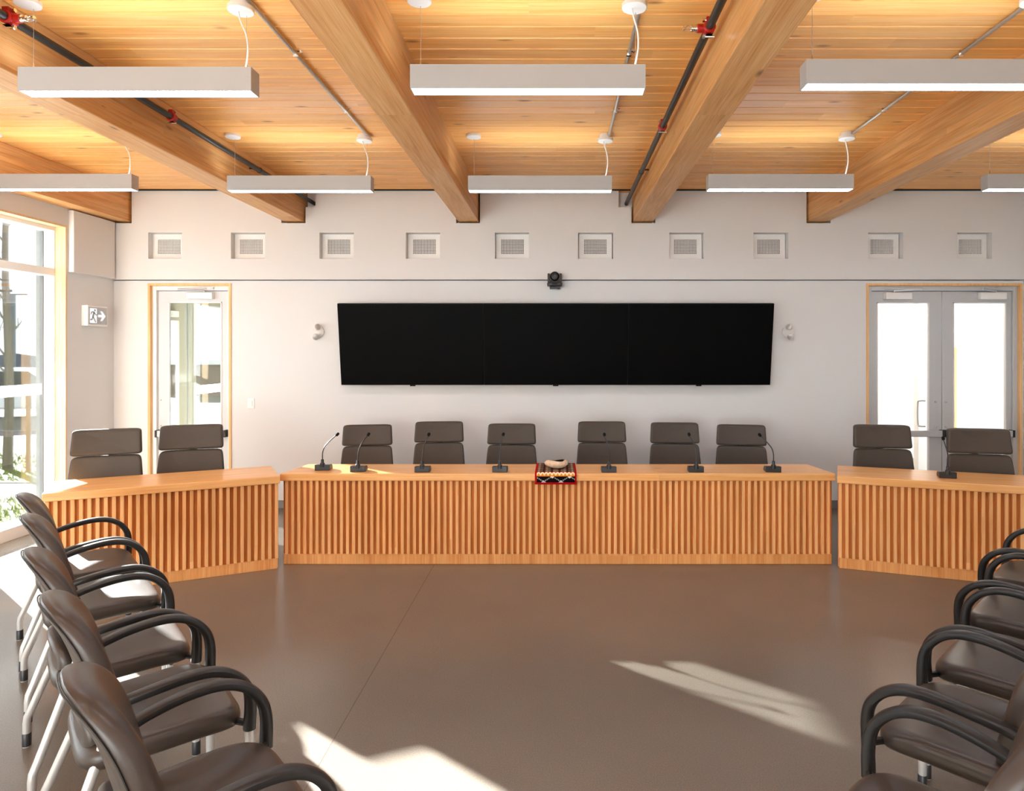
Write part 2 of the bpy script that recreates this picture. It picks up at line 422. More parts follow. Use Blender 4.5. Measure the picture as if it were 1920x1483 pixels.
def window(name, y0, y1, band=True):
    root = struct(name)
    def part(nm, bm, m, par=root, **k): return obj(nm, bm, m, par, **k)
    bm = new(); t = 0.02                           # wood lining boards
    box(bm, -5.05, XL + .004, y1 - t, y1, 0.0, WH); box(bm, -5.05, XL + .004, y0, y0 + t, 0.0, WH); box(bm, -5.05, XL + .004, y0 + t, y1 - t, WH - t, WH)
    part('wood_lining', bm, 'lining')
    bm = new(); fo, fi = -5.19, -5.05; fw = 0.035
    box(bm, fo, fi, y1 - fw, y1, 0, WH - .0); box(bm, fo, fi, y0, y0 + fw, 0, WH); box(bm, fo, fi, y0 + fw, y1 - fw, WH - .06, WH)
    box(bm, fo, fi, y0 + fw, y1 - fw, 0.0, 0.115)
    part('frame', bm, 'white', bevel=0.003)
    part('transom_bar', B(fo, fi, y0 + fw, y1 - fw, 2.505, 2.58), 'white', bevel=0.003)
    bm = new()
    for za, zb in ((0.115, 2.505), (2.58, WH - .06)):
        for q in ((y0 + fw, y0 + fw + .012, za, zb), (y1 - fw - .012, y1 - fw, za, zb)): box(bm, -5.178, -5.155, *q)
    part('gasket', bm, 'rubber')
    for za, zb in ((0.115, 2.505), (2.58, WH - .06)):
        part('pane', B(-5.17, -5.164, y0 + fw + .004, y1 - fw - .004, za, zb), 'glass')
    if band: part('frosted_band', B(-5.1635, -5.1625, y0 + fw + .012, y1 - fw - .012, 1.318, 1.425), 'film')
    return root
window('window_1', *WIN[0])
window('fill_window_2', *WIN[1]); window('fill_window_3', *WIN[2])  # both out of view, added to let in fill daylight
# ------------------------------------------------------------------ beams
blabels = ['short glulam ceiling beam nearest the window wall, above the boxed-out chase', 'glulam ceiling beam with a black pipe along its right side, left of the screens',
           'glulam ceiling beam ending above the left screen, no pipe beside it', 'glulam ceiling beam ending above the right screen, black pipe on its left side', 'glulam ceiling beam ending furthest right, between the last pendant lights']
for x, lb in zip(BEAM_X, blabels):
    o = obj('ceiling_beam', B(x - BH, x + BH, YF, 7.59, ZB, ZC), 'beam', bevel=0.006)
    tag(o, lb, 'beam', 'glulam ceiling beams')

# ------------------------------------------------------------------ doors in the back wall
def door_leaf(par, x0, x1, y, ztop, glass, hinge, name='leaf', mat='alu', pull=None, bar=True):
    """aluminium stile-and-rail leaf; glass = (gx0, gx1, gz0, gz1)"""
    gx0, gx1, gz0, gz1 = glass
    lf = obj(name, grid_wall(new(), 'Y', y, y + .045, x0, x1, 0.01, ztop, [(gx0, gx1, gz0, gz1)]), mat, par, bevel=0.003)
    obj('glass', B(gx0, gx1, y + .02, y + .026, gz0, gz1), 'glass', lf)
    bm = new(); t = .012
    box(bm, gx0, gx0 + t, y - .006, y + .02, gz0, gz1); box(bm, gx1 - t, gx1, y - .006, y + .02, gz0, gz1)
    box(bm, gx0, gx1, y - .006, y + .02, gz1 - t, gz1); box(bm, gx0, gx1, y - .006, y + .02, gz0, gz0 + t)
    obj('glazing_bead', bm, 'white', lf)
    if bar:
        zb = Z(812, y)
        obj('panic_bar', B(x0 + .03, x1 - .03, y - .075, y - .03, zb - .035, zb + .035), 'alu', lf, bevel=0.004)
        bm = new(); box(bm, x0 + .005, x0 + .03, y - .078, y, zb - .04, zb + .04); box(bm, x1 - .03, x1 - .005, y - .078, y, zb - .04, zb + .04)
        obj('bar_end_cap', bm, 'black', lf, bevel=0.004)
    return lf

def closer(par, x0, x1, y, z0, z1, s, arm_x):
    obj('door_closer', B(x0, x1, y - .065, y, z0, z1), 'white', par, bevel=0.005)
    bm = new(); xm = (x0 + x1) / 2 + .04 * s
    tube(bm, [(xm, y - .035, z1), (xm, y - .035, z1 + .02)], .012)
    tube(bm, [(xm, y - .035, z1 + .018), (arm_x, y - .16, z1 + .026)], .011, .006, side=(0, 0, 1))
    tube(bm, [(arm_x, y - .16, z1 + .03), (xm + .10 * s, y - .02, z1 + .045)], .010, .006, side=(0, 0, 1))
    box(bm, xm + .06 * s - .05, xm + .06 * s + .05, y - .05, y, z1 + .035, z1 + .06)
    obj('closer_arm', bm, 'alu', par)

def casing(par, x0, x1, ztop, y=YB):
    t = .026; bm = new()
    box(bm, x0, x0 + t, y - .012, y + .10, 0, ztop); box(bm, x1 - t, x1, y - .012, y + .10, 0, ztop); box(bm, x0 + t, x1 - t, y - .012, y + .10, ztop - t, ztop)
    obj('wood_casing', bm, 'trimZ', par, bevel=0.002)

# left single door
d = struct('door_1'); x0, x1 = D1; casing(d, x0, x1, DZ)
yd = 7.56
bm = new(); a, b = x0 + .026, x1 - .026
box(bm, a, a + .045, yd - .03, yd + .09, 0, DZ - .026); box(bm, b - .03, b, yd - .03, yd + .09, 0, DZ - .026); box(bm, a + .045, b - .03, yd - .03, yd + .09, DZ - .075, DZ - .026)
obj('frame', bm, 'white', d, bevel=0.003)
lx0, lx1, lz = a + .047, b - .032, DZ - .08
gl = (X(316, yd), X(416, yd), 0.30, Z(566, yd))
lf = door_leaf(d, lx0, lx1, yd, lz, gl, 'R', mat='doorwhite')
closer(d, X(355, yd), X(403, yd), yd - .001, Z(561, yd), Z(549, yd), 1, X(348, yd))
bm = new()
for zz in (Z(750, yd), Z(798, yd)): lathe(bm, [(.009, 0), (.009, .012), (.004, .014)], 12, Matrix.Translation((X(302, yd), yd, zz)) @ Matrix.Rotation(PI / 2, 4, 'X'))
obj('bolt', bm, 'steel', lf)

# right double door
d = struct('door_2'); x0, x1 = D2; casing(d, x0, x1, DZ)
bm = new(); a, b = x0 + .026, x1 - .026
box(bm, a, a + .05, yd - .03, yd + .09, 0, DZ - .026); box(bm, b - .05, b, yd - .03, yd + .09, 0, DZ - .026); box(bm, a + .05, b - .05, yd - .03, yd + .09, DZ - .08, DZ - .026)
obj('frame', bm, 'alu', d, bevel=0.003)
mid = X(1766, yd); lz = DZ - .085
lfL = door_leaf(d, a + .052, mid - .004, yd, lz, (X(1644, yd), X(1742, yd), .28, Z(567, yd)), 'L')
lfR = door_leaf(d, mid + .004, b - .052, yd, lz, (X(1787, yd), X(1886, yd), .28, Z(567, yd)), 'R')
closer(d, X(1656, yd), X(1705, yd), yd - .001, Z(562, yd), Z(549, yd), -1, X(1715, yd))
closer(d, X(1832, yd), X(1881, yd), yd - .001, Z(562, yd), Z(549, yd), 1, X(1826, yd))
for lf, cx in ((lfL, X(1754, yd)), (lfR, X(1773, yd))):
    bm = new()
    for zz in (Z(753, yd), Z(800, yd)): lathe(bm, [(.012, 0), (.012, .014), (.005, .018)], 12, Matrix.Translation((cx, yd, zz)) @ Matrix.Rotation(PI / 2, 4, 'X'))
    obj('bolt', bm, 'steel', lf)
bm = new(); hx = X(1731, yd); za, zb = Z(800, yd), Z(752, yd)
tube(bm, catmull([(hx + .05, yd + .045, zb), (hx, yd + .06, zb), (hx - .012, yd + .09, zb - .03), (hx - .012, yd + .09, za + .03), (hx, yd + .06, za), (hx + .05, yd + .045, za)], 5), .010)
obj('pull_handle', bm, 'alu', lfL, smooth=True)

# ------------------------------------------------------------------ vestibule behind the left door
VX = -4.62
bm = new(); HZ = 2.35                              # glazed side wall: header, posts, low sill
box(bm, VX - .10, VX, 7.64, 11.0, HZ, 3.2); box(bm, VX - .08, VX, 8.42, 8.60, 0, HZ); box(bm, VX - .08, VX, 7.64, 7.72, 0, HZ)
box(bm, VX - .08, VX, 8.60, 11.0, 0, .25); box(bm, VX - .08, VX, 10.6, 11.0, 0, HZ)
struct('trim_4', bm, 'beige', bevel=0.004)
struct('wall_vestibule', grid_wall(new(), 'Y', 11.0, 11.12, VX - .1, -1.8, 0, 3.2, []), 'beige')
struct('trim_5', B(-1.92, -1.8, 7.64, 11.0, 0, 3.2), 'beige')
struct('trim_6', B(VX - .1, -1.8, 7.64, 11.12, 2.44, 2.56), 'beige')
d = struct('door_3')                               # outer door in the glazed side wall
obj('leaf', grid_wall(new(), 'X', VX - .06, VX - .015, 7.73, 8.41, 0.01, HZ - .01, [(7.80, 8.24, .25, 2.12)]), 'beige', d, bevel=0.003)
obj('glass', B(VX - .04, VX - .034, 7.80, 8.24, .25, 2.12), 'glass', d)
obj('door_closer', B(VX - .015, VX + .05, 7.82, 8.12, 2.16, 2.23), 'white', d, bevel=0.004)
wv = struct('window_4')
obj('pane', B(VX - .045, VX - .04, 8.60, 10.6, .25, HZ), 'glass', wv)
obj('frosted_band', B(VX - .0385, VX - .0375, 8.62, 10.58, 1.19, 1.30), 'film', wv)

# ------------------------------------------------------------------ lobby behind the double doors
LY = 11.0
struct('wall_lobby', grid_wall(new(), 'Y', LY, LY + .1, 2.6, 9.0, 0, 3.3, []), 'wall')
struct('trim_7', B(2.5, 2.6, 7.64, LY, 0, 3.3), 'wall')
bm = new(); box(bm, 2.5, 6.3, 7.64, LY, 2.75, 2.85)
struct('trim_8', bm, 'ceil')
struct('trim_9', B(X(1722, 9.0), X(1741, 9.0), 9.0, 9.12, 0, 2.75), 'white')       # post in the lobby
struct('trim_10', B(X(1785, 9.6), X(1794, 9.6), 9.6, 9.68, 0.3, Z(651, 9.6)), 'trimZ')
o = obj('lobby_fill_light', B(3.4, 6.0, 8.2, 8.35, 2.70, 2.75), 'lobbyfill'); o['kind'] = 'structure'  # added lamps, out of sight, that whiten the lobby
o = obj('lobby_fill_light', B(3.4, 6.0, 10.1, 10.25, 2.70, 2.75), 'lobbyfill'); o['kind'] = 'structure'

# ------------------------------------------------------------------ ventilation grilles in the upper wall
def grille():
    r = thing('air_grille', '', 'vent', group='recessed air grilles in a row high on the back wall')
    wv_, hv = VENTS[4][1] - VENTS[4][0], VZ1 - VZ0
    y = 0.078
    hx, hz = .128, .082
    obj('frame', grid_wall(new(), 'Y', y, y + .02, -wv_ / 2 + .004, wv_ / 2 - .004, 0.004, hv - .004, [(-hx, hx, hv / 2 - hz, hv / 2 + hz)]), 'white', r, bevel=0.002)
    bm = new(); nx, nz = 15, 10
    for i in range(nx + 1):
        x = -hx + 2 * hx * i / nx; box(bm, x - .0026, x + .0026, y + .004, y + .016, hv / 2 - hz, hv / 2 + hz)
    for j in range(nz + 1):
        z = hv / 2 - hz + 2 * hz * j / nz; box(bm, -hx, hx, y + .002, y + .018, z - .0026, z + .0026)
    obj('grille_bars', bm, 'white', r)
    obj('duct_shade', B(-wv_ / 2 + .004, wv_ / 2 - .004, y + .045, y + .05, .004, hv - .004), 'blackmat', r)  # black sheet standing in for the unlit depth of the duct
    return r
vl = ['white recessed air grille furthest left, above the single door', 'white recessed air grille second from left, just right of the single door', 'white recessed air grille third from left, above the left emergency lamp',
      'white recessed air grille above the left screen', 'white recessed air grille under and right of the beam above the left screen', 'white recessed air grille just right of the black wall camera',
      'white recessed air grille just right of the beam over the right screen', 'white recessed air grille above the right end of the right screen', 'white recessed air grille above the left leaf of the double door', 'white recessed air grille furthest right, above the right leaf of the double door']
g0 = grille()
for i, (a, b) in enumerate(VENTS):
    loc = ((a + b) / 2, UP, VZ0)
    if i == 0: g0.location = loc; g0['label'] = vl[0]
    else: dup(g0, loc, 0, vl[i])

# ------------------------------------------------------------------ pendant lights
PL = 1.19
def pendant():
    r = thing('pendant_light', '', 'light', group='linear pendant lights')
    zb, zt, hd = 3.08, 3.2025, .048
    bm = new(); t = .006
    box(bm, -PL / 2, PL / 2, -hd, -hd + t, zb, zt); box(bm, -PL / 2, PL / 2, hd - t, hd, zb, zt)
    box(bm, -PL / 2, -PL / 2 + t, -hd + t, hd - t, zb, zt); box(bm, PL / 2 - t, PL / 2, -hd + t, hd - t, zb, zt)
    box(bm, -PL / 2 + t, PL / 2 - t, -hd + t, hd - t, zt - .03, zt - .02)
    obj('housing', bm, 'housing', r, bevel=0.0015)
    obj('diffuser', B(-PL / 2 + t, PL / 2 - t, -hd + t, hd - t, zb + .001, zb + .006), 'led', r)
    obj('upper_diffuser', B(-PL / 2 + t, PL / 2 - t, -hd + t, hd - t, zt - .012, zt - .006), 'ledup', r)
    for s in (-1, 1):
        obj('hanging_wire', tube(new(), [(s * (PL / 2 - .045), 0, zt - .005), (s * (PL / 2 - .045), 0, ZC - .01)], .0016, n=6), 'steel', r)
        bm = lathe(new(), [(.004, zt - .005), (.006, zt + .01), (.002, zt + .04)], 8, Matrix.Translation((s * (PL / 2 - .045), 0, 0)))
        obj('wire_grip', bm, 'chrome', r, smooth=True)
    cy = -.04
    obj('canopy', lathe(new(), [(.058, ZC - .022), (.062, ZC - .018), (.062, ZC)], 24, Matrix.Translation((-PL / 2 + .045, cy, 0))), 'canopy', r, smooth=True)
    cxx = PL / 2 - .055
    fc = obj('feed_canopy', lathe(new(), [(.060, ZC - .055), (.064, ZC - .052), (.064, ZC - .03), (.05, ZC - .03), (.05, ZC)], 24, Matrix.Translation((cxx, cy, 0))), 'canopy', r, smooth=True)
    x1_, x2 = cxx - .015, PL / 2 - .048
    pts = [(x1_, cy, ZC - .05), (x1_ + .012, cy, ZC - .10), (x2 + .012, -.02, ZC - .17), (x2 + .014, -.01, ZC - .25), (x2 - .006, 0, zt - .01)]
    obj('power_cord', tube(new(), catmull(pts, 6), .0045, n=6), 'canopy', r, smooth=True)
    return r
rows = []
p1, p2 = 3.44, 5.61
rows += [((X(253.5, 3.43), 3.47), 'grey linear pendant light left in the nearer row'), ((X(989.5, 3.39), 3.44), 'grey linear pendant light centred in the nearer row above the screens'), ((X(1513, 3.33) + PL / 2, 3.38), 'grey linear pendant light at right of the nearer row, cut by the photo edge')]
rows += [((X(247, 5.5) - PL / 2, 5.545), 'grey linear pendant light furthest left in the farther row, by the window'), ((X(560, 5.55), 5.60), 'grey linear pendant light second from left in the farther row'), ((X(1012.5, 5.55), 5.60), 'grey linear pendant light centred in the farther row above the wall camera'),
         ((X(1465, 5.50), 5.55), 'grey linear pendant light second from right in the farther row'), ((X(1853, 5.50) + PL / 2, 5.55), 'grey linear pendant light furthest right in the farther row, mostly cut off')]
p0_ = pendant()
for i, ((x, y), lb) in enumerate(rows):
    if i == 0: p0_.location = (x, y, 0); p0_['label'] = lb
    else: dup(p0_, (x, y, 0), 0, lb)
for y in (1.2, -1.1, -3.2):                         # unseen rows added behind the camera to fill the room with light
    for x in (-4.2, -2.15, -.15, 1.88, 3.9): dup(p0_, (x, y, 0), 0, 'added unseen fill pendant light behind the viewpoint')

# ------------------------------------------------------------------ conduits and sprinkler pipes
def conduit(px_far, xw, lb):
    r = thing('electrical_conduit', lb, 'conduit', group='ceiling conduits')
    z = ZC - .016
    obj('tube', tube(new(), [(xw, -3.5, z), (xw, 5.50, z)], .0115, n=10), 'steel', r, smooth=True)
    for y in (0.3, 2.4, 4.0, 4.95):
        bm = new(); box(bm, xw - .0145, xw + .0145, y - .009, y + .009, z - .014, ZC); box(bm, xw + .0145, xw + .04, y - .009, y + .009, ZC - .004, ZC)
        lathe(bm, [(.006, 0), (.006, .006)], 8, Matrix.Translation((xw + .029, y, ZC - .010)))
        obj('strap', bm, 'chrome', r)
    bm = new(); lathe(bm, [(.014, 0), (.014, .03)], 12, Matrix.Translation((xw, 5.47, z)) @ Matrix.Rotation(-PI / 2, 4, 'X'))
    obj('connector', bm, 'steel', r)
for x, lb in ((X(690, 5.53), 'thin silver ceiling conduit left of the beam above the left screen'), (X(1142, 5.53), 'thin silver ceiling conduit between the two middle beams'), (X(1595, 5.50), 'thin silver ceiling conduit right of the beam above the right screen')):
    conduit(0, x, lb)

def sprinkler(xp, side, lb, ytee, ycoup, yh):
    """side = +1 head points right"""
    r = thing('sprinkler_pipe', lb, 'pipe', group='black sprinkler pipes')
    zp = PIPE_Z
    obj('pipe', tube(new(), [(xp, YF + .1, zp), (xp, 7.55, zp)], .0215, n=16), 'pipe', r, smooth=True)
    def collar(y, w=.022):
        bm = new(); R = Matrix.Translation((xp, y, zp)) @ Matrix.Rotation(-PI / 2, 4, 'X')
        lathe(bm, [(.027, -w), (.032, -w * .8), (.032, w * .8), (.027, w)], 16, R)
        for s in (-1, 1): box(bm, xp - .016, xp + .016, y - w * .8, y + w * .8, zp + s * .030 - .008, zp + s * .030 + .014 * s + .006)
        return bm
    tee = obj('tee_fitting', lathe(collar(ytee, .032), [(.022, .02), (.022, .058), (.018, .062)], 14, Matrix.Translation((xp, ytee, zp)) @ Matrix.Rotation(side * PI / 2, 4, 'Y')), 'red', r, smooth=True)
    bm = new()
    for s in (-1, 1):
        tube(bm, [(xp - .028, ytee, zp + s * .042), (xp + .028, ytee, zp + s * .042)], .006, n=8); lathe(bm, [(.011, 0), (.011, .012)], 6, Matrix.Translation((xp + .02 * side, ytee, zp + s * .042)) @ Matrix.Rotation(side * PI / 2, 4, 'Y'))
    obj('clamp_bolt', bm, 'chrome', tee)
    hd = new(); A = Matrix.Translation((xp + side * .06, ytee, zp)) @ Matrix.Rotation(side * PI / 2, 4, 'Y')
    lathe(hd, [(.019, 0), (.019, .008), (.014, .010), (.014, .02), (.017, .022), (.017, .03), (.008, .034)], 12, A)
    for s in (-1, 1): tube(hd, [A @ Vector((s * .010, 0, .03)), A @ Vector((s * .014, 0, .045)), A @ Vector((s * .004, 0, .066))], .0028, n=6)
    tube(hd, [A @ Vector((0, 0, .034)), A @ Vector((0, 0, .064))], .0035, n=6)
    lathe(hd, [(.012, .066), (.015, .068), (.004, .074)], 12, A)
    obj('sprinkler_head', hd, 'chrome', r, smooth=True)
    cp = obj('coupling', collar(ycoup), 'red', r, smooth=True)
    for s in (-1, 1): obj('coupling_bolt', tube(new(), [(xp - .03, ycoup, zp + s * .04), (xp + .03, ycoup, zp + s * .04)], .006, n=8), 'chrome', cp)
    bm = new(); bx = xp - side * .06; lathe(bm, [(.0235, -.008), (.026, -.008), (.026, .008), (.0235, .008)], 14, Matrix.Translation((xp, yh, zp)) @ Matrix.Rotation(-PI / 2, 4, 'X'))
    box(bm, min(xp, xp - side * .095), max(xp, xp - side * .095), yh - .006, yh + .006, zp + .012, zp + .024)
    obj('hanger_clip', bm, 'pipe', r)
sprinkler(PIPE_X[0], 1, 'black sprinkler pipe with red fittings along the right side of a beam, at left', 3.34, 4.75, 6.15)
sprinkler(PIPE_X[1], -1, 'black sprinkler pipe with red fittings along the left side of a beam, at centre right', 3.44, 4.95, 6.2)
tk = obj('wire_fixing', tube(lathe(new(), [(.012, ZC - .03), (.02, ZC - .022), (.01, ZC - .012), (.012, ZC)], 8, Matrix.Translation((X(1513, 3.44), 3.44, 0))), [(X(1509, 3.44), 3.42, ZC - .03), (X(1517, 3.44), 3.46, ZC - .02)], .004, n=6), 'steel')
tag(tk, 'small metal wire fixing on the ceiling above the right nearer pendant', 'bracket')

# ------------------------------------------------------------------ screens
TW = 1.571; TH = .898; tilt = math.radians(9)
yb, zb0 = 7.385, Z(722, 7.385)
for i, lb in enumerate(('left one of three large black screens on the wall', 'middle one of three large black screens on the wall', 'right one of three large black screens on the wall')):
    r = thing('wall_screen', lb, 'screen', (X(1042, yb) + (i - 1) * (TW + .001), yb, zb0), group='three tilted wall screens')
    r.rotation_euler = (tilt, 0, 0)
    obj('casing', B(-TW / 2, TW / 2, 0, .055, 0, TH), 'bezel', r, bevel=0.004)
    obj('display_panel', B(-TW / 2 + .004, TW / 2 - .004, -.0025, 0, .008, TH - .006), 'screen', r)
    obj('sensor_tab', B(-.03, .03, -.004, .01, -.012, .002), 'bezel', r, bevel=0.003)
    obj('wall_mount', B(-.3, .3, .055, .10, .25, .45), 'bezel', r)

# PTZ camera under the wall joint
r = thing('conference_camera', 'small black camera on the wall above the middle screen', 'camera', (X(1040, 7.4), 7.4, Z(541, 7.4)))
obj('bracket', B(-.055, .055, -.05, .10, 0, .022), 'black', r, bevel=0.004)
bm = new(); slab(bm, .083, .07, .022, .065, .012, 5)
obj('base', bm, 'black', r, smooth=True)
bm = new()
for s in (-1, 1): box(bm, s * .066 - .012, s * .066 + .012, -.035, .035, .06, .165)
box(bm, -.07, .07, -.04, .04, .06, .08)
obj('yoke', bm, 'black', r, bevel=0.008)
bm = new(); bmesh.ops.create_uvsphere(bm, u_segments=20, v_segments=12, radius=.052, matrix=Matrix.Translation((0, 0, .135)))
hd = obj('head', bm, 'bezel', r, smooth=True)
bm = new(); lathe(bm, [(.034, 0), (.036, .022), (.028, .024), (.02, .018)], 20, Matrix.Translation((0, -.038, .13)) @ Matrix.Rotation(PI / 2, 4, 'X'))
obj('lens', bm, 'black', hd, smooth=True)
bm = new(); box(bm, -.03, .03, -.0712, -.0695, .036, .052)
obj('front_plate', bm, 'bezel', r)

# emergency twin-head lamps
def emlamp(px, lb, s):
    r = thing('emergency_light', lb, 'lamp', (X(px, YB), YB, Z(622, YB)), group='twin-head emergency lamps')
    obj('back_plate', lathe(new(), [(.066, 0), (.066, .02), (.045, .035), (.01, .036)], 20, Matrix.Translation((s * .02, 0, 0)) @ Matrix.Rotation(PI / 2, 4, 'X')), 'canopy', r, smooth=True)
    for dz, tx in ((.04, -.9), (-.04, -.5)):
        A = Matrix.Translation((s * -.005, -.035, dz)) @ Matrix.Rotation(s * tx * -1 * 0.9, 4, 'Z') @ Matrix.Rotation(PI / 2 + (.35 if dz < 0 else -.2), 4, 'X')
        hd = obj('lamp_head', lathe(new(), [(.012, -.01), (.016, 0), (.034, .035), (.038, .06), (.036, .062)], 18, A), 'canopy', r, smooth=True)
        obj('lens', lathe(new(), [(.032, .061), (.026, .066), (.01, .068)], 18, A), 'silver', hd, smooth=True)
emlamp(594, 'white twin-head emergency lamp on the wall left of the screens', 1)
emlamp(1480, 'white twin-head emergency lamp on the wall right of the screens', -1)

# exit sign on the left wall
r = thing('exit_sign', 'grey and white running-man exit sign with arrow on the left wall', 'sign', (XL, 7.14, 2.015))
obj('housing', B(0, .068, -.155, .155, 0, .215), 'white', r, bevel=0.006)
fp = obj('face_panel', B(.068, .070, -.142, .142, .018, .197), 'signgrey', r)
def poly_x(bm, pts, x0=.070, x1=.0712):            # outline in (y, z) extruded along x
    a = [bm.verts.new((x0, y, z)) for y, z in pts]; b = [bm.verts.new((x1, y, z)) for y, z in pts]
    bm.faces.new(a); bm.faces.new(b)
    for i in range(len(pts)): bm.faces.new((a[i], a[(i + 1) % len(pts)], b[(i + 1) % len(pts)], b[i]))
bm = new(); poly_x(bm, [(-.125, .03), (-.02, .03), (-.02, .185), (-.125, .185)])
obj('doorway_field', bm, 'glow', fp)
bm = new(); poly_x(bm, [(.0, .095), (.06, .095), (.035, .055), (.065, .055), (.118, .108), (.065, .160), (.035, .160), (.06, .122), (.0, .122)])
obj('arrow', bm, 'glow', fp)
bm = new()
lathe(bm, [(.013, 0), (.013, .0012)], 14, Matrix.Translation((.0712, -.05, .165)) @ Matrix.Rotation(PI / 2, 4, 'Y'))
def limb(pts, wd):
    for (ya, za), (yb_, zb_) in zip(pts, pts[1:]):
        dx, dz = yb_ - ya, zb_ - za; L = math.hypot(dx, dz); nx, nz = -dz / L * wd, dx / L * wd
        poly_x(bm, [(ya + nx, za + nz), (ya - nx, za - nz), (yb_ - nx, zb_ - nz), (yb_ + nx, zb_ + nz)], .0712, .0724)
limb([(-.062, .148), (-.082, .095)], .013); limb([(-.062, .146), (-.04, .118), (-.022, .118)], .006)
limb([(-.066, .148), (-.10, .146), (-.112, .118)], .006); limb([(-.082, .10), (-.058, .068), (-.036, .038)], .008); limb([(-.084, .10), (-.092, .066), (-.122, .066)], .008)
obj('running_figure', bm, 'signgrey', fp)

# light switch
r = thing('light_switch', 'white light switch plate on the wall right of the single door', 'switch', (X(471, YB), YB, Z(766, YB)))
obj('plate', B(-.038, .038, -.007, 0, 0, .118), 'white', r, bevel=0.004)
obj('rocker', B(-.017, .017, -.012, -.006, .026, .092), 'white', r, bevel=0.003)

# ------------------------------------------------------------------ desks
def desk(name, lb, loc, rz, L, depth, flip, skew0=0.0, skew1=0.0):
    """local x along the front from 0 to L, front face toward -y"""
    r = thing(name, lb, 'desk', loc, rz, 'slatted council desks')
    bm = new(); zt = .75
    pts = [(0, 0), (L, 0), (L - skew1, depth), (skew0, depth)]
    a = [bm.verts.new((x, y, zt - .06)) for x, y in pts]; b = [bm.verts.new((x, y, zt)) for x, y in pts]
    bm.faces.new(a); bm.faces.new(b)
    for i in range(4): bm.faces.new((a[i], a[(i + 1) % 4], b[(i + 1) % 4], b[i]))
    obj('desktop', bm, 'top', r, bevel=0.006)
    p = .05; n = int((L + .005) / p); m0 = (L - (n * p - .025)) / 2; bm = new()
    for i in range(n):
        x = m0 + i * p; box(bm, x, x + .025, .022, .052, .085, zt - .06)
    obj('slatted_front', bm, 'slat', r, bevel=0.002, seg=1)
    obj('front_panel', B(.012, L - .012, .052, .072, .085, zt - .06), 'panel', r)
    obj('plinth', B(.018, L - .018, .035, .075, 0, .085), 'plinth', r, bevel=0.002)
    for nm, (xa, xb) in (('end_panel', (.012, .037)), ('end_panel', (L - .037, L - .012))):
        q = [(xa, .072), (xb, .072), (xb, .13), (xa, .13)]; bm = new()
        a = [bm.verts.new((x, y, 0)) for x, y in q]; b = [bm.verts.new((x, y, zt - .06)) for x, y in q]
        bm.faces.new(a); bm.faces.new(b)
        for i in range(4): bm.faces.new((a[i], a[(i + 1) % 4], b[(i + 1) % 4], b[i]))
        obj(nm, bm, 'plinth', r)
    return r
CDX0, CDX1, CDY = -2.27, 2.275, 5.492
desk('council_desk', 'long straight slatted wooden desk in front of the screens', (CDX0, CDY, 0), 0, CDX1 - CDX0, .465, 0, .06, .06)
aL = math.radians(26); LL = 1.55
desk('council_desk', 'angled slatted wooden desk at left by the window', (-2.224 - LL * math.cos(aL), 5.392 - LL * math.sin(aL), 0), aL, LL, .55, 0, -.02, .04)
aR = math.radians(-19.5)
desk('council_desk', 'angled slatted wooden desk at right before the double door', (2.248, 5.40, 0), aR, 1.75, .53, 0, .03, .03)

# ------------------------------------------------------------------ microphones
def mic():
    r = thing('gooseneck_microphone', '', 'microphone', group='gooseneck microphones on the desks')
    bm = new(); pr = [(-.055, 0), (.055, 0), (.055, .022), (.03, .042), (-.055, .05)]
    a = [bm.verts.new((-.062, y, z)) for y, z in pr]; b = [bm.verts.new((.062, y, z)) for y, z in pr]
    bm.faces.new(a); bm.faces.new(b)
    for i in range(5): bm.faces.new((a[i], a[(i + 1) % 5], b[(i + 1) % 5], b[i]))
    obj('base', bm, 'black', r, bevel=0.004)
    obj('socket', lathe(new(), [(.02, .03), (.02, .06), (.013, .066), (.012, .092), (.006, .096)], 14, Matrix.Translation((0, -.045, 0))), 'black', r, smooth=True)
    pts = [(0, -.045, .09), (0.003, -.045, .15), (.012, -.03, .20), (.032, .01, .25), (.056, .05, .290)]
    obj('gooseneck', tube(new(), catmull(pts, 5), .0045, n=8), 'black', r, smooth=True)
    A = Matrix.Translation((.056, .05, .288)) @ Vector((.5, .75, .95)).to_track_quat('Z', 'Y').to_matrix().to_4x4()
    obj('capsule', lathe(new(), [(.005, -.004), (.011, .002), (.0125, .014), (.011, .026), (.004, .031)], 12, A), 'blackmat', r, smooth=True)
    return r
mics = [(607, 5.62, -.78, 'black gooseneck microphone furthest left on the long desk, in front of bare wall'), (673, 5.56, -.06, 'black gooseneck microphone second from left on the long desk, in the sun patch'),
        (793, 5.54, .20, 'black gooseneck microphone in front of the second chair of the long desk'), (938, 5.54, .37, 'black gooseneck microphone just left of the folded blanket'),
        (1141, 5.53, .78, 'black gooseneck microphone just right of the folded blanket'), (1304, 5.54, .91, 'black gooseneck microphone second from right on the long desk'), (1448, 5.54, 1.47, 'black gooseneck microphone furthest right on the long desk'),
        (1775, 5.28, .63, 'black gooseneck microphone on the right angled desk')]
m0_ = mic()
neck_turn = {}
for i, (px, d_, rz, lb) in enumerate(mics):
    d_ = d_ + .06
    o = m0_ if i == 0 else dup(m0_, (0, 0, 0), 0, lb)
    o['label'] = lb; o.location = (X(px, d_), d_, .75)
    base_rz = (0.10, .08, .06, 0, 0, -.06, -.1, -.35)[i]
    o.rotation_euler = (0, 0, base_rz)
    for ch in o.children:                           # the neck swivels on its socket
        if ch.name.split('.')[0] in ('gooseneck', 'capsule'):
            piv = Matrix.Translation((0, -.045, 0)); mtx = piv @ Matrix.Rotation(rz, 4, 'Z') @ piv.inverted()
            ch.matrix_local = mtx

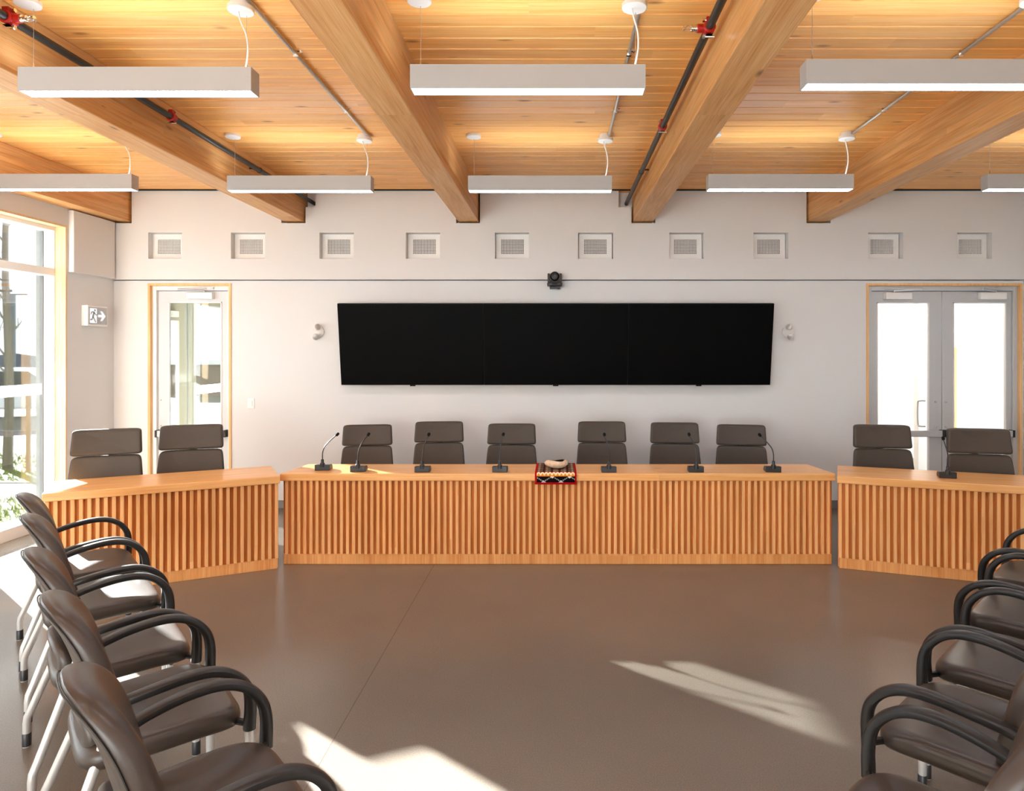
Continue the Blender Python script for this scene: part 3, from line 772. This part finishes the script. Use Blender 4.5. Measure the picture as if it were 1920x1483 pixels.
# blanket and shell
BX0, BX1 = X(1003, 5.49), X(1081, 5.49)
bm = new(); uvl = bm.loops.layers.uv.new('UVMap')
prof = [(5.945, .7525), (5.83, .7535), (5.70, .7535), (5.60, .7535), (5.52, .7535), (5.495, .7535), (5.486, .750), (5.4835, .742), (5.483, .72), (5.482, .69), (5.480, .665)]
ln = [0]
for a, b in zip(prof, prof[1:]): ln.append(ln[-1] + math.hypot(a[0] - b[0], a[1] - b[1]))
NU = 10; G = []
for (y, z), l_ in zip(prof, ln):
    G.append([(bm.verts.new((BX0 + (BX1 - BX0) * i / NU, y, z)), (i / NU, l_ / ln[-1])) for i in range(NU + 1)])
for r0, r1 in zip(G, G[1:]):
    for i in range(NU):
        q = (r0[i], r0[i + 1], r1[i + 1], r1[i]); f = bm.faces.new([v for v, _ in q])
        for lp, (_, uvv) in zip(f.loops, q): lp[uvl].uv = uvv
o = obj('folded_blanket', bm, 'blanket', smooth=True, angle=80)
sm = o.modifiers.new('Solidify', 'SOLIDIFY'); sm.thickness = .009; sm.offset = 1
tag(o, 'red-edged patterned woven blanket draped over the desk front', 'blanket')

r = thing('shell_bowl', 'speckled tan shell lying on the patterned blanket', 'shell', (X(1044, 5.66), 5.66, .764))
def shell(outer):
    bm = new(); NA, NR = 28, 10; rings = []
    sc_ = 1.0 if outer else .88
    for j in range(NR + 1):
        ph = -PI / 2 + (PI / 2 + .78) * j / NR; rr = math.cos(ph); zz = math.sin(ph)
        ring = []
        for q in range(NA):
            t = 2 * PI * q / NA; lip = 1 + .18 * max(0, math.cos(t - 2.9)) ** 3 * (j / NR) + .03 * math.sin(5 * t)
            ring.append(bm.verts.new((.094 * sc_ * rr * lip * math.cos(t), .060 * sc_ * rr * lip * math.sin(t), .040 + .040 * sc_ * zz + .006 * (j / NR) * math.sin(t * 2 + .5))))
        rings.append(ring)
    for a, b in zip(rings, rings[1:]):
        for q in range(NA): bm.faces.new((a[q], a[(q + 1) % NA], b[(q + 1) % NA], b[q]))
    return bm
obj('outer_shell', shell(True), 'shellout', r, smooth=True, angle=80)
obj('inner_lining', shell(False), 'shellin', r, smooth=True, angle=80)

# ------------------------------------------------------------------ high-back swivel chairs
def exec_chair():
    """faces +y, seat about 0.46 high; top of headrest at 1.10"""
    r = thing('swivel_chair', '', 'chair', group='high-backed chairs behind the desks')
    bm = new()
    for k in range(5):
        t = 2 * PI * k / 5 + .3; c, s = math.cos(t), math.sin(t)
        tube(bm, [(0, 0, .10), (.13 * c, .13 * s, .095), (.25 * c, .25 * s, .072)], [.026, .022, .015], [.02, .016, .012], n=8, side=(-s, c, 0))
    obj('star_base', lathe(bm, [(.035, .07), (.04, .12), (.03, .14)], 16), 'black', r, smooth=True)
    for k in range(5):
        t = 2 * PI * k / 5 + .3; c, s = math.cos(t), math.sin(t); A = Matrix.Translation((.25 * c, .25 * s, .03)) @ Matrix.Rotation(t, 4, 'Z') @ Matrix.Rotation(PI / 2, 4, 'Y')
        bm = lathe(new(), [(.02, -.022), (.03, -.018), (.03, .018), (.02, .022)], 14, A); tube(bm, [(.25 * c, .25 * s, .03), (.25 * c, .25 * s, .075)], .008, n=8)
        obj('caster', bm, 'black', r, smooth=True)
    obj('gas_column', lathe(new(), [(.028, .12), (.028, .28), (.018, .28), (.018, .40)], 14), 'black', r, smooth=True)
    def bulge(v): return Vector((v.x, v.y, v.z - .02 * max(0, v.y / .24) ** 3))
    obj('seat', slab(new(), .245, .235, .40, .475, .03, 4.5, fn=bulge), 'exec', r, smooth=True)
    lean = math.tan(math.radians(9))
    def backfn(zc, wtop, wbot, hh):
        def f(v):                                   # slab local: x width, y height, z thickness
            k = (v.y + hh) / (2 * hh); wd = wbot + (wtop - wbot) * k
            z = zc + v.y; y = -.215 - (z - .45) * lean + v.z + .03 * (v.x / .24) ** 2 - .012
            return Vector((v.x * wd, y, z))
        return f
    obj('backrest', slab(new(), .25, .235, -.03, .03, .016, 14, fn=backfn(.652, .965, 1.13, .235)), 'exec', r, smooth=True)
    obj('headrest', slab(new(), .25, .104, -.026, .044, .022, 13, fn=backfn(.996, .955, 1.0, .104)), 'exec', r, smooth=True)
    bm = new(); tube(bm, catmull([(0, -.14, .40), (0, -.27, .41), (0, -.30, .50), (0, -.33, .70), (0, -.35, .95)], 5), .03, .012, n=8, side=(1, 0, 0))
    obj('back_bar', bm, 'black', r, smooth=True)
    for s in (-1, 1):
        bm = new(); tube(bm, catmull([(s * .20, 0, .40), (s * .262, 0, .42), (s * .266, -.01, .52), (s * .262, 0, .62)], 5), .018, .010, n=8, side=(0, 1, 0))
        slab(bm, .03, .12, .62, .645, .01, 4, 24, fn=lambda v, s=s: Vector((v.x + s * .262, v.y, v.z)))
        obj('armrest', bm, 'black', r, smooth=True)
    return r
execs = []
TOP = 1.10
def add_exec(px, d_, py, yaw, lb): execs.append((X(px, d_), d_, Z(py, d_), yaw, lb))
add_exec(203, 5.52, 804, 22, 'grey high-backed swivel chair behind the left desk, nearer the window')
add_exec(361, 5.85, 796, 20, 'grey high-backed swivel chair behind the left desk, in front of the single door')
add_exec(690, 6.9, 796, 9, 'grey high-backed chair furthest left behind the long desk')
add_exec(824, 6.9, 790, 6, 'grey high-backed chair second from left behind the long desk')
add_exec(960, 6.9, 794, 0, 'grey high-backed chair behind the long desk, just left of the blanket')
add_exec(1128, 6.9, 790, -1, 'grey high-backed chair behind the long desk, just right of the blanket')
add_exec(1264, 6.9, 792, -3, 'grey high-backed chair second from right behind the long desk')
add_exec(1389, 6.9, 796, -10, 'grey high-backed chair furthest right behind the long desk')
add_exec(1651, 6.1, 796, -8, 'grey high-backed swivel chair behind the right desk, in front of the left door leaf')
add_exec(1831, 5.68, 803, -10, 'grey high-backed swivel chair behind the right desk, nearest the photo edge')
e0 = exec_chair()
for i, (x, y, zt, yaw, lb) in enumerate(execs):
    a = math.radians(yaw); rz = PI + a
    fx, fy = -math.sin(rz), math.cos(rz)            # facing
    loc = (x + fx * .31, y + fy * .31, 0)
    o = e0 if i == 0 else dup(e0, loc, rz, lb)
    o.location = loc; o.rotation_euler = (0, 0, rz); o['label'] = lb
    for ch in o.children:                           # seat height set on the gas lift
        if ch.name.split('.')[0] not in ('star_base', 'caster', 'gas_column'): ch.location.z = zt - TOP
# ------------------------------------------------------------------ guest armchairs
def guest_chair():
    """faces +y; seat 0.47, arms 0.67, back 0.89"""
    r = thing('guest_armchair', '', 'chair', group='guest armchairs')
    def seatfn(v):
        y = v.y + .02; x = v.x * (1 - .06 * max(0, -v.y / .25))
        return Vector((x, y, v.z - .022 * max(0, (v.y - .08) / .17) ** 2 + .008 * (v.x / .25) ** 2 - .012 * max(0, -v.y / .25)))
    obj('seat', slab(new(), .266, .252, .398, .474, .032, 5.2, fn=seatfn), 'leather', r, smooth=True)
    def shape(v, off=0.0, wide=1.0):
        k = max(-1, min(1, v.y / .285))             # -1 bottom .. 1 top
        wd = (1.0 - .07 * max(0, -k) - .05 * max(0, k) ** 2) * wide
        x = v.x * wd; z = .645 + v.y
        y = -.115 - (z - .45) * .25 + off + v.z + .45 * x * x - .05 * max(0, k) ** 3
        if z < .50: y -= (.50 - z) * .20
        return Vector((x, y, z))
    obj('backrest', slab(new(), .242, .285, -.05, .03, .036, 2.9, fn=shape), 'leather', r, smooth=True)
    # moulded lumbar cover low on the rear
    obj('rear_cover', slab(new(), .195, .115, -.035, .02, .026, 2.8, fn=lambda v: shape(Vector((v.x, v.y - .185, v.z)), -.06)), 'leather', r, smooth=True)
    bm = new(); pts = []
    for q in range(57):
        t = PI * -0.3 + (PI * 1.6) * q / 56; c, d_ = math.cos(t), math.sin(t); e = .232; e2 = .275
        pts.append(shape(Vector((e * math.copysign(abs(c) ** (2 / 2.9), c), e2 * math.copysign(abs(d_) ** (2 / 2.9), d_), -.043))))
    obj('seam_piping', tube(bm, pts, .0026, n=6), 'piping', r, smooth=True)
    for s in (-1, 1):
        pts = catmull([(s * .222, -.150, .545), (s * .250, -.160, .592), (s * .278, -.125, .622), (s * .296, -.03, .645), (s * .302, .07, .657), (s * .302, .15, .650), (s * .300, .213, .618), (s * .296, .256, .565), (s * .290, .270, .50), (s * .285, .268, .405)], 6)
        k = len(pts); rx = []; ry = []
        for i in range(k):
            t = i / (k - 1)
            rx.append(.016 + .011 * math.sin(min(1, t * 2.2) * PI / 2) - .006 * max(0, (t - .6) / .4)); ry.append(.013 + .003 * math.sin(t * PI) + .008 * max(0, (t - .65) / .35))
        obj('armrest', tube(new(), pts, rx, ry, n=14, side=(1, 0, 0), power=2.6), 'arm', r, smooth=True)
        obj('seat_link', tube(new(), [(s * .285, .266, .425), (s * .21, .235, .415)], .013, n=8), 'arm', r, smooth=True)
        lg = obj('leg', tube(new(), [(s * .285, .268, .43), (s * .285, .268, .0)], .0155, n=12), 'silver', r, smooth=True)
        obj('foot_cap', lathe(new(), [(.0175, .004), (.0175, .058), (.0165, .06)], 12, Matrix.Translation((s * .285, .268, 0))), 'black', lg, smooth=True)
        lg = obj('leg', tube(new(), [(s * .205, -.150, .50), (s * .258, -.275, .17), (s * .264, -.292, .13), (s * .265, -.295, .10), (s * .265, -.295, 0)], .0155, n=12), 'silver', r, smooth=True)
        obj('foot_cap', lathe(new(), [(.0175, .004), (.0175, .058), (.0165, .06)], 12, Matrix.Translation((s * .265, -.295, 0))), 'black', lg, smooth=True)
    bm = new()
    tube(bm, [(0, .19, .388), (0, -.10, .388)], .011, n=8)
    for y in (.19, -.10): tube(bm, [(-.19, y, .388), (.19, y, .388)], .011, n=8)
    obj('under_frame', bm, 'black', r, smooth=True)
    return r
g0 = guest_chair()
left = [(-2.87, 4.07), (-2.44, 3.56), (-1.96, 2.97), (-1.49, 2.45), (-1.015, 1.90)]
right = [(2.80, 3.82), (2.357, 3.30), (1.91, 2.775), (1.45, 2.30), (.975, 1.74)]
ll = ['brown armchair of the left row nearest the desk', 'brown armchair second from the desk in the left row, sunlit seat', 'brown armchair in the middle of the left row', 'brown armchair second nearest the viewer in the left row', 'brown armchair nearest the viewer in the left row, black front arm at the bottom edge']
rl = ['brown armchair of the right row nearest the desk, mostly cut by the photo edge', 'brown armchair second from the desk in the right row', 'brown armchair in the middle of the right row', 'brown armchair second nearest the viewer in the right row, before the floor sun streak', 'brown armchair nearest the viewer in the right row, only its seat in view']
for i, ((x, y), lb) in enumerate(zip(left, ll)):
    if i == 0: g0.location = (x, y, 0); g0.rotation_euler = (0, 0, math.radians(-50)); g0['label'] = lb
    else: dup(g0, (x, y, 0), math.radians(-50), lb)
for (x, y), lb in zip(right, rl): dup(g0, (x, y, 0), math.radians(45), lb)

# ------------------------------------------------------------------ outdoors
GZ = -.12
def ground(name, lb, cat, x0, x1, y0, y1, z, m, kind=None, h=.05):
    o = obj(name, B(x0, x1, y0, y1, z - h, z), m); tag(o, lb, cat)
    if kind: o['kind'] = kind
    return o
bm = new(); box(bm, -80, -5.2, -20, 60, GZ - .2, GZ)
struct('ground', bm, 'asphalt')
o = struct('soil_strip', B(-12, -5.2, -6, 7.15, GZ, GZ + .03), 'soil')
def lawn(name, lb, x0, x1, y0, y1):
    bm = new(); rnd = random.Random(3)
    box(bm, x0, x1, y0, y1, GZ, GZ + .04)
    n = int((x1 - x0) * (y1 - y0) * 260)
    for _ in range(n):
        x, y = rnd.uniform(x0, x1), rnd.uniform(y0, y1); a = rnd.uniform(0, PI); h = rnd.uniform(.04, .09); dx, dy = math.cos(a) * .012, math.sin(a) * .012
        lx, ly = rnd.uniform(-.03, .03), rnd.uniform(-.03, .03)
        v = [bm.verts.new(p) for p in ((x - dx, y - dy, GZ + .03), (x + dx, y + dy, GZ + .03), (x + lx, y + ly, GZ + .04 + h))]; bm.faces.new(v)
    o = obj(name, bm, 'lawn'); tag(o, lb, 'grass', kind='stuff'); return o
lawn('lawn', 'strip of bright green grass close outside the window', -8.2, -5.45, 7.15, 8.36)
struct('sidewalk', B(-20, -4.75, 8.36, 9.32, GZ, GZ + .03), 'path')
lawn('lawn', 'bright green grass beyond the pale path outside the window', -11.4, -6.6, 9.35, 11.9)
struct('pavement', B(-30, -4.75, 15.5, 34, GZ, GZ + .02), 'path')
o = obj('exterior_pier', B(-5.415, -5.33, 6.98, 7.5, GZ, 3.3), 'pier'); o['kind'] = 'structure'

def branchy(bm, p, d, L, r, depth, rnd):
    pts = [p]; q = p.copy(); dd = d.copy(); n = 5
    for i in range(n):
        dd = (dd + Vector((rnd.uniform(-.12, .12), rnd.uniform(-.12, .12), .06))).normalized(); q = q + dd * (L / n); pts.append(q.copy())
    tube(bm, pts, [r * (1 - .6 * i / n) for i in range(n + 1)], n=6)
    if depth == 0: return
    for i in range(2, n + 1):
        for _ in range(2 if depth > 1 else 1):
            a = rnd.uniform(0, 2 * PI); nd = (dd + Vector((math.cos(a), math.sin(a), .35)) * .9).normalized()
            branchy(bm, pts[i], nd, L * rnd.uniform(.35, .55), r * .38, depth - 1, rnd)
r = thing('young_tree', 'bare young tree with thin branches seen through the left window', 'tree', (X(14, 10.4), 10.4, GZ))
rnd = random.Random(11); bm = new()
tr = [Vector((0, 0, 0)), Vector((.03, 0, 1.0)), Vector((.0, .02, 2.0)), Vector((-.03, 0, 3.0)), Vector((-.02, 0, 4.0)), Vector((.05, 0, 5.0))]
obj('trunk', tube(bm, catmull(tr, 3), [.07 - .042 * i / 15 for i in range(16)], n=8), 'bark', r, smooth=True)
bm = new()
for z in (1.5, 1.75, 2.1, 2.3, 2.6, 2.9, 3.2, 3.5, 3.8, 4.2, 4.6, 4.9):
    a = rnd.uniform(0, 2 * PI); branchy(bm, Vector((0, 0, z)), Vector((math.cos(a), math.sin(a) * .6, .7)).normalized(), (.22 if 2.0 < z < 4.3 else .5) if math.cos(a) > -.2 else .85, .015, 2, rnd)
obj('branches', bm, 'bark', r)
for px, lb in ((20, 'weathered wooden stake beside the tree trunk, left one'), (54, 'weathered wooden stake by the tree, nearer the window frame')):
    o = obj('tree_stake', tube(new(), [(X(px, 10.15), 10.15, GZ), (X(px, 10.15), 10.15, 1.08)], .036, n=10), 'stake', smooth=True); tag(o, lb, 'stake', 'tree stakes')
r = thing('street_lamp', 'grey street lamp with short arm seen through the left window', 'street lamp', (X(23, 26), 26, GZ))
obj('pole', tube(new(), [(0, 0, 0), (0, 0, Z(551, 26) - GZ)], .11, n=10), 'pole', r)
obj('lamp_arm', B(0, .55, -.06, .06, Z(553, 26) - GZ, Z(551, 26) - GZ), 'pole', r)
r = thing('utility_pole', 'utility pole with a crossarm beyond the street lamp', 'pole', (X(14, 34), 34, GZ))
obj('pole', tube(new(), [(0, 0, 0), (0, 0, Z(541, 34) - GZ)], .11, n=8), 'stake', r); obj('crossarm', B(-.9, .2, -.06, .06, Z(547, 34) - GZ, Z(543, 34) - GZ), 'stake', r)
# hills
bm = new(); rnd = random.Random(5); N = 60; tops = []
for i in range(N + 1):
    x = -330 + 300 * i / N; h = 1.2 + 2.2 * math.sin(i * .23 + .6) + .8 * math.sin(i * .71) + rnd.uniform(-.4, .4)
    tops.append((bm.verts.new((x, 170, -14)), bm.verts.new((x, 180, -2 + h)), bm.verts.new((x, 230, -16))))
for a, b in zip(tops, tops[1:]):
    bm.faces.new((a[0], b[0], b[1], a[1])); bm.faces.new((a[1], b[1], b[2], a[2]))
o = obj('distant_hill', bm, 'hill'); tag(o, 'hazy blue wooded hill on the horizon outside the window', 'hill')
# low brown building and a parked car
r = thing('low_building', 'low brown building outside, seen through the single door', 'building', (-13.5, 27.5, GZ))
obj('walls', B(-3, 3, 0, 5, 0, 1.3), 'brick', r); obj('roof', B(-3.2, 3.2, -.3, 5.3, 1.3, 1.5), 'white', r)
def car(loc, rz, lb):
    r = thing('parked_car', lb, 'car', loc, rz)
    pr = [(-2.1, .25), (2.1, .25), (2.15, .6), (1.2, .85), (.6, 1.35), (-1.3, 1.38), (-2.0, .9), (-2.15, .6)]
    bm = new(); a = [bm.verts.new((x, -.8, z)) for x, z in pr]; b = [bm.verts.new((x, .8, z)) for x, z in pr]
    bm.faces.new(a); bm.faces.new(b)
    for i in range(len(pr)): bm.faces.new((a[i], a[(i + 1) % 8], b[(i + 1) % 8], b[i]))
    obj('body', bm, 'carpaint', r, bevel=.06)
    bm = new()
    for y0_, y1_ in ((-.815, -.80), (.80, .815)):
        q = [(-1.6, .9), (1.0, .88), (.5, 1.28), (-1.25, 1.3)]; a = [bm.verts.new((x, y0_, z)) for x, z in q]; b = [bm.verts.new((x, y1_, z)) for x, z in q]
        bm.faces.new(a); bm.faces.new(b)
        for i in range(4): bm.faces.new((a[i], a[(i + 1) % 4], b[(i + 1) % 4], b[i]))
    obj('side_window', bm, 'carglass', r)
    for x in (-1.35, 1.35):
        for y in (-.72, .72):
            obj('wheel', lathe(new(), [(.2, -.1), (.32, -.1), (.32, .1), (.2, .1)], 18, Matrix.Translation((x, y, .32)) @ Matrix.Rotation(PI / 2, 4, 'X')), 'black', r, smooth=True)
car((X(30, 19), 19, GZ + .02), .4, 'pale car parked beyond the lawn outside the window')

# ------------------------------------------------------------------ light
wd = bpy.data.worlds.new('sky'); SC.world = wd; wd.use_nodes = True
bg = wd.node_tree.nodes['Background']; bg.inputs['Color'].default_value = (0.88, 0.945, 1.0, 1); bg.inputs['Strength'].default_value = 2.4
SAZ, SEL = math.radians(39.3), math.radians(15.5)
sd = bpy.data.lights.new('sun', 'SUN'); sd.energy = 100; sd.angle = math.radians(0.55); sd.color = (0.95, 0.98, 1.0)
so = bpy.data.objects.new('sun', sd); COL.objects.link(so)
so.rotation_euler = Vector((math.cos(SEL) * math.cos(SAZ), -math.cos(SEL) * math.sin(SAZ), -math.sin(SEL))).to_track_quat('-Z', 'Y').to_euler()

# ------------------------------------------------------------------ camera
cam = bpy.data.cameras.new('camera'); co = bpy.data.objects.new('camera', cam); COL.objects.link(co)
co.location = (0, 0, H); co.rotation_euler = (PI / 2, 0, 0)
cam.sensor_fit = 'HORIZONTAL'; cam.sensor_width = 36; cam.lens = F / 1920 * 36
cam.shift_x = -(CX - 960) / 1920; cam.shift_y = -(741.5 - CY) / 1920
cam.clip_start = .02; cam.clip_end = 600
SC.camera = co
SC.view_settings.view_transform = 'Standard'; SC.view_settings.look = 'None'
SC.view_settings.exposure = 0.4; SC.view_settings.gamma = 1.0; SC.view_settings.use_curve_mapping = False
SC.cycles.diffuse_bounces = 6; SC.cycles.max_bounces = 14; SC.cycles.transparent_max_bounces = 16
SC.cycles.use_denoising = True
